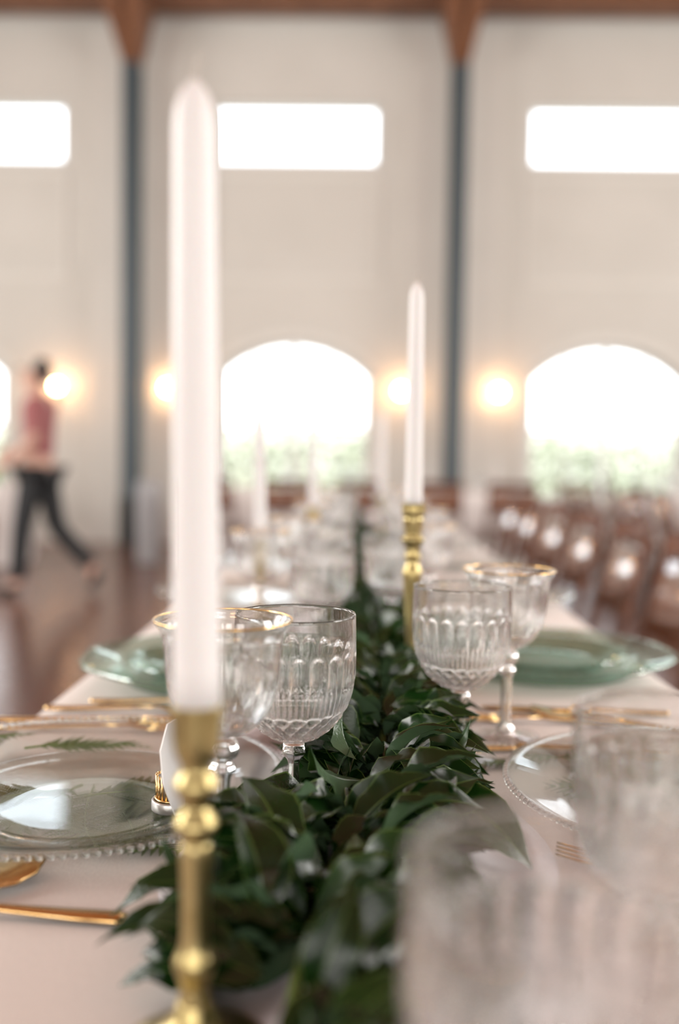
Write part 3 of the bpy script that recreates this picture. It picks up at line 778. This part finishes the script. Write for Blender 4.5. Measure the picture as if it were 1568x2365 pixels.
fern(-.12, 1.28, TZ+.0085, .5, .10, .04, 'fern frond showing at the left table edge charger', 12, .2)

# ---------------------------------------------------------------- napkin ring with tag card
rg = empty('napkin_ring', (-.137, .730, TZ+.016), .2, 'small gold ribbed ring with grey band standing on the left salad plate', 'napkin ring')
mobj('band', lathe_mesh([(.0150, 0), (.0158, .001), (.0158, .0075), (.0150, .0085), (.0138, .0085), (.0138, 0)], 32, M['pewter'], 'band', None, True), rg)
bm = bmesh.new(); tube(bm, [(.012, 0, .008), (.012, 0, .027)], .0010, 6); rib = obj('gold_rib', bm, M['gold'], rg, True)
for i in range(1, 22):
    o = rib.copy(); o.rotation_euler = (0, 0, 2*PI*i/22); COL.objects.link(o)
mobj('collar', lathe_mesh([(.0135, .0085), (.0135, .010), (.0105, .010), (.0105, .0085)], 32, M['gold'], 'collar', None, True), rg)
mobj('liner', lathe_mesh([(.0105, .0), (.0108, .0), (.0108, .0255), (.0105, .0255)], 32, M['pewter'], 'liner', None, True), rg)
cdm = bmesh.new()
pts = [(-.004, 0), (.004, 0), (.018, .034), (.018, .058), (.006, .0735), (-.006, .0735), (-.018, .058), (-.018, .034)]
f1 = [cdm.verts.new((x, -.0006, z)) for x, z in pts]; f2 = [cdm.verts.new((x, .0006, z)) for x, z in pts]
cdm.faces.new(f1[::-1]); cdm.faces.new(f2)
for i in range(8): j = (i+1) % 8; cdm.faces.new((f1[i], f1[j], f2[j], f2[i]))
o = obj('place_card', cdm, M['card'], None, False, (-.1275, .708, TZ+.0165)); o.rotation_euler = (math.radians(-3), math.radians(-5), math.radians(70))
tag(o, 'tall white tag shaped place card leaning on the gold ribbed ring', 'place card')

# ---------------------------------------------------------------- gold cutlery
def strip_bm(prof, th=.0016):
    """prof: (x, half width, z) along the length"""
    bm = bmesh.new(); rows = []
    for x, hw, z in prof:
        rows.append([bm.verts.new(p) for p in ((x, -hw, z), (x, 0, z-th*.3), (x, hw, z), (x, hw*.85, z+th), (x, 0, z+th*1.35), (x, -hw*.85, z+th))])
    for a, b in zip(rows, rows[1:]):
        for k2 in range(6): bm.faces.new((a[k2], a[(k2+1) % 6], b[(k2+1) % 6], b[k2]))
    bm.faces.new(rows[0][::-1]); bm.faces.new(rows[-1]); bmesh.ops.recalc_face_normals(bm, faces=bm.faces[:]); return bm
def cutlery(kind):
    e = empty({'knife': 'table_knife', 'fork': 'table_fork', 'spoon': 'table_spoon'}[kind], (0, 0, 0))
    obj('handle', strip_bm([(0, .0055, .002), (.004, .0075, .002), (.03, .0068, .0022), (.06, .005, .003), (.09, .0036, .004), (.105, .003, .0045)], .0022), M['gold'], e, True)
    if kind == 'knife': obj('blade', strip_bm([(.105, .0042, .003), (.115, .0065, .002), (.16, .0092, .002), (.185, .0092, .002), (.198, .007, .002), (.206, .002, .002)], .0012), M['gold'], e, True)
    if kind == 'spoon': obj('spoon_bowl', strip_bm([(.105, .003, .0045), (.125, .0045, .006), (.137, .013, .004), (.152, .0205, .001), (.17, .0215, .001), (.185, .016, .003), (.195, .004, .006)], .0012), M['gold'], e, True)
    if kind == 'fork':
        obj('neck', strip_bm([(.105, .003, .0045), (.13, .0045, .0055), (.142, .0115, .004), (.15, .0125, .003)], .0014), M['gold'], e, True)
        for k2 in range(4):
            y = -.0107+.00713*k2
            tm = strip_bm([(.149, .0019, .003), (.175, .0016, .0035), (.2, .0008, .0075)], .0012)
            for v in tm.verts: v.co.y += y
            obj('tine', tm, M['gold'], e, True)
    return e
PR = {k2: cutlery(k2) for k2 in ('knife', 'fork', 'spoon')}; first = {k2: True for k2 in PR}
def put(kind, x, y, rz, lab, z=.0012, ry=0):
    if first[kind]: o = PR[kind]; first[kind] = False; o.location = (x, y, TZ+z); o.rotation_euler = (0, ry, rz)
    else: o = dup(PR[kind], (x, y, TZ+z), rz); o.rotation_euler = (0, ry, rz)
    tag(o, lab, kind, 'gold flatware on the blush cloth')
put('knife', -.137, .578, PI-.07, 'gold knife in the bottom left corner, handle end near the runner')
put('spoon', -.365+.0, .531, .62, 'gold spoon crossed over the knife in the bottom left corner', .006)
put('fork', -.36, .985, .06, 'gold fork just behind the left foreground charger')
put('fork', -.375, 1.015, .03, 'second gold fork a little behind the first, left foreground place')
put('knife', -.30, 1.10, .05, 'gold knife on the cloth before the green tinted left charger', .0012)
put('spoon', -.34, 1.065, .03, 'gold spoon nearest the left table edge before the green charger')
put('knife', .345, 1.10, PI-.05, 'long gold knife lying in front of the scalloped right charger')
put('fork', .30, 1.055, PI-.03, 'gold fork in front of the scalloped right charger')
put('knife', .26, .955, PI+.03, 'gold knife lying behind the right foreground charger, across the glass foot')
put('spoon', .365, 1.01, PI-.5, 'gold spoon set askew behind the right foreground charger')
put('fork', .335, .64, PI-.25, 'gold fork at the lower right, tines pointing to the garland')
put('knife', .34, .60, PI-.12, 'gold knife beside the lower right fork')
for k, y in enumerate((1.62, 2.22)):
    put('fork', .36, y, PI, 'gold fork on the right, %s gap beyond the scalloped charger' % ['first', 'second'][k]); put('knife', -.33, y, 0, 'gold knife on the left, %s gap beyond the green charger' % ['first', 'second'][k])

# ================================================================ chairs
def make_chair(lab, cat_group, loc, rz):
    e = empty('wooden_chair', loc, rz, lab, 'chair', cat_group)   # faces local -X (toward a table)
    seat = obj('seat', box(-.21, .19, -.20, .20, .435, .46, bev=.008), M['chair'], e)
    obj('cushion', box(-.20, .17, -.185, .185, .461, .495, bev=.012), M['cushion'], seat)
    ln = math.radians(14)
    def back(z): return .19 + (z-.45)*math.tan(ln)
    for s in (-1, 1):
        bm = bmesh.new(); tube(bm, [(.16, s*.195, 0), (.185, s*.195, .3), (.19, s*.195, .45), (back(.84), s*.19, .84)], [.013, .015, .016, .012], 8); obj('back_post', bm, M['chair'], e, True)
        bm = bmesh.new(); tube(bm, [(-.20, s*.18, 0), (-.185, s*.18, .435)], [.012, .016], 8); obj('leg', bm, M['chair'], e, True)
        bm = bmesh.new(); tube(bm, [(-.19, s*.18, .2), (.175, s*.195, .2)], .009, 6); obj('stretcher', bm, M['chair'], e, True)
    def panel(z0, z1, bow, n=10):
        bm = bmesh.new(); rows = []
        for i in range(n+1):
            y = -.185+.37*i/n; c = bow*(1-(2*i/n-1)**2)
            rows.append([bm.verts.new(p) for p in ((back(z0)-.009+c, y, z0), (back(z0)+.009+c, y, z0), (back(z1)+.009+c, y, z1), (back(z1)-.009+c, y, z1))])
        for a, b in zip(rows, rows[1:]):
            for k2 in range(4): bm.faces.new((a[k2], a[(k2+1) % 4], b[(k2+1) % 4], b[k2]))
        bm.faces.new(rows[0][::-1]); bm.faces.new(rows[-1]); bmesh.ops.recalc_face_normals(bm, faces=bm.faces[:]); return bm
    obj('top_rail', panel(.80, .86, .03), M['chair'], e, False)
    obj('back_panel', panel(.58, .78, .015), M['panel'], e, True)
    return e
ORD = ['nearest', 'second', 'third', 'fourth', 'fifth', 'sixth']
G1 = 'wooden chairs on the right of the long table'
ch0 = make_chair('glossy brown wooden chair on the right of the long table, nearest to the camera', G1, (.56, 2.53, 0), .0)
for i, y in enumerate((3.11, 3.69, 4.27, 4.85, 5.43)):
    dup(ch0, (.56, y, 0), .03*((i % 3)-1), 'glossy brown wooden chair on the right of the long table, %s from the camera' % ORD[i+1])
dup(ch0, (.58, 1.95, 0), .05, 'dark reddish chair at the right picture edge beside the scalloped charger')
dup(ch0, (-.72, 1.05, 0), PI+.1, 'dark brown chair corner at the left picture edge beside the foreground charger', 'wooden chairs on the left')

NUM = ['first', 'second', 'third', 'fourth', 'fifth', 'sixth', 'seventh', 'eighth']
def far_table(x0, x1, y0, y1, lab, short, nch, sides, seed):
    V, Fc = cloth(x0, x1, y0, y1, .75, .73, seed, .1, .02)
    tag(mobj('draped_table', pymesh('draped_table', V, Fc, M['linen'])), lab, 'table')
    for s in sides:
        side = {'-x': 'left', '+x': 'right', '-y': 'near', '+y': 'far'}[s]; way = 'from the camera' if 'x' in s else 'from the left'
        for i in range(nch):
            y = y0 + (y1-y0)*(i+.5)/nch; x = x0 + (x1-x0)*(i+.5)/nch; D = .36
            loc, rz = {'-x': ((x0-D, y, 0), PI), '+x': ((x1+D, y, 0), 0), '-y': ((x, y0-D, 0), -PI/2), '+y': ((x, y1+D, 0), PI/2)}[s]
            dup(ch0, loc, rz + random.uniform(-.1, .1), 'brown chair on the %s side of the %s, %s %s' % (side, short, NUM[i], way), 'brown chairs around the far tables')
far_table(2.6, 3.35, 6.2, 10.2, 'white draped side table along the right of the hall', 'side table', 6, ('-x',), 3)
far_table(-5.2, -3.2, 8.9, 9.65, 'white draped left table behind the walking person', 'left table', 4, ('-y',), 4)
far_table(-1.6, 1.6, 9.0, 9.75, 'white draped cross table under the middle arched window', 'cross table', 5, ('-y',), 6)
random.seed(31)
FG = [(2.9+random.uniform(-.15, .15), 6.4+.55*i) for i in range(7)] + [(-1.3+.6*i, 9.35+random.uniform(-.12, .12)) for i in range(5)] + [(-4.9+.45*i, 9.2) for i in range(4)]
WHERE = [('on the side table, %s from the camera' % NUM[i]) for i in range(7)] + [('on the cross table, %s from the left' % NUM[i]) for i in range(5)] + [('on the left table, %s from the left' % NUM[i]) for i in range(4)]
for i, (x, y) in enumerate(FG):
    goblet(x, y, 'tiny blurred crystal goblet ' + WHERE[i], 1, .75, 'crystal_goblet', 'glasses on the far tables')
    o = empty('taper_candle', (x+.16, y+.05, .7515), 0, 'small blurred white candle ' + WHERE[i], 'candle', 'candles on the far tables')
    mobj('wax', lathe_mesh([(0, .0), (.02, 0), (.02, .004), (.011, .02), (.011, .28), (.004, .30), (0, .30)], 12, M['wax'], 'wax'), o)
# grey draped stand by the left post
V, Fc = cloth(-2.12, -1.95, 9.4, 9.58, .8, .78, 12, .03, .008)
M['greycloth'] = noise_col(mat('grey_linen', (.33, .33, .34), .85), (.31, .31, .32), (.36, .36, .37), 30)
tag(mobj('draped_stand', pymesh('draped_stand', V, Fc, M['greycloth'])), 'small grey draped stand beside the left steel post', 'stand')

# ================================================================ person
def skin_obj(name, verts, edges, radii, m, parent, root=0, sub=2):
    me = bpy.data.meshes.new(name); me.from_pydata([Vector(v) for v in verts], edges, [])
    me.materials.append(m); o = bpy.data.objects.new(name, me); COL.objects.link(o); o.parent = parent
    md = o.modifiers.new('skin', 'SKIN'); md.use_smooth_shade = True
    if not me.skin_vertices: 
        bm = bmesh.new(); bm.from_mesh(me); bm.verts.layers.skin.verify(); bm.to_mesh(me); bm.free()
    for i, r in enumerate(radii):
        sv = me.skin_vertices[0].data[i]; sv.radius = (r, r) if not isinstance(r, tuple) else r; sv.use_root = (i == root)
    s = o.modifiers.new('sub', 'SUBSURF'); s.levels = sub; s.render_levels = sub
    return o
pe = empty('person', (-2.36, 7.25, 0), 0, 'blurred person in rose top and black trousers walking to the left by the far tables', 'person')
# walking toward -X; left leg forward planted, right leg trailing
bv = [(0, 0, .93), (-.01, 0, 1.08), (0, 0, 1.25), (.005, 0, 1.40), (-.03, 0, 1.49), (-.055, 0, 1.57), (-.06, 0, 1.66),      # 0-6 pelvis..head
      (.005, -.17, 1.40), (.03, -.21, 1.14), (-.14, -.20, .98), (-.20, -.195, .94),                                       # 7-10 near arm
      (.005, .17, 1.40), (-.02, .21, 1.14), (-.22, .18, 1.05), (-.29, .17, 1.04),                                         # 11-14 far arm
      (-.02, -.09, .88), (-.10, -.09, .49), (-.13, -.09, .09), (-.25, -.09, .035),                                       # 15-18 near leg
      (.02, .09, .88), (.10, .09, .49), (.38, .09, .19), (.37, .09, .06)]                                                # 19-22 trailing leg
be = [(0, 1), (1, 2), (2, 3), (3, 4), (4, 5), (5, 6), (3, 7), (7, 8), (8, 9), (9, 10), (3, 11), (11, 12), (12, 13), (13, 14), (0, 15), (15, 16), (16, 17), (17, 18), (0, 19), (19, 20), (20, 21), (21, 22)]
br = [(.13, .10), (.12, .09), (.14, .10), (.12, .08), .05, .075, .085, .055, .042, .032, .028, .055, .042, .032, .028, .085, .058, .04, .03, .085, .058, .04, .03]
# fingers
for hand, base in ((10, Vector(bv[10])), (14, Vector(bv[14]))):
    for f in range(4):
        off = -.024+.016*f; ln = (.062, .074, .070, .055)[f]
        a = len(bv); bv.append(tuple(base+Vector((-.035, 0, off*.9)))); bv.append(tuple(base+Vector((-.035-ln*.5, .004, off-.006)))); bv.append(tuple(base+Vector((-.03-ln*.85, .014, off-.02))))
        be += [(hand, a), (a, a+1), (a+1, a+2)]; br += [.011, .0095, .008]
    a = len(bv); bv.append(tuple(base+Vector((-.005, .02, .035)))); bv.append(tuple(base+Vector((-.03, .03, .055)))); be += [(hand, a), (a, a+1)]; br += [.012, .009]
skin_obj('body', bv, be, br, M['skin'], pe)
sv = [(0, 0, .98), (-.01, 0, 1.1), (0, 0, 1.25), (.005, 0, 1.40), (-.015, 0, 1.445), (.005, -.175, 1.395), (.03, -.212, 1.16), (.005, .175, 1.395), (-.02, .212, 1.16)]
skin_obj('shirt', sv, [(0, 1), (1, 2), (2, 3), (3, 4), (3, 5), (5, 6), (3, 7), (7, 8)], [(.15, .125), (.14, .115), (.16, .12), (.135, .10), .065, .07, .055, .07, .055], M['shirt'], pe)
tv = [(0, 0, .96), (-.02, -.09, .87), (-.10, -.09, .49), (-.13, -.09, .10), (.02, .09, .87), (.10, .09, .49), (.38, .09, .20)]
skin_obj('trousers', tv, [(0, 1), (1, 2), (2, 3), (0, 4), (4, 5), (5, 6)], [(.145, .12), .10, .078, .066, .10, .078, .062], M['trousers'], pe)
skin_obj('shoe', [(-.11, -.09, .06), (-.19, -.09, .05), (-.29, -.09, .035)], [(0, 1), (1, 2)], [.05, .045, .032], M['plinth'], pe, 0, 1)
skin_obj('shoe', [(.42, .09, .19), (.40, .09, .12), (.34, .09, .04)], [(0, 1), (1, 2)], [.05, .045, .032], M['plinth'], pe, 0, 1)
hv = [(-.035, 0, 1.70), (.03, 0, 1.67), (.045, 0, 1.60), (.03, 0, 1.54)]
skin_obj('hair', hv, [(0, 1), (1, 2), (2, 3)], [.085, .085, .07, .035], M['hair'], pe, 0, 1)
skin_obj('nose', [(-.135, 0, 1.645), (-.15, 0, 1.62)], [(0, 1)], [.012, .014], M['skin'], pe, 0, 1)
bm = bmesh.new()
for s in (-1, 1): bmesh.ops.create_uvsphere(bm, u_segments=8, v_segments=6, radius=.011, matrix=Matrix.Translation((-.128, s*.03, 1.665)))
obj('eyes', bm, M['hair'], pe, True)
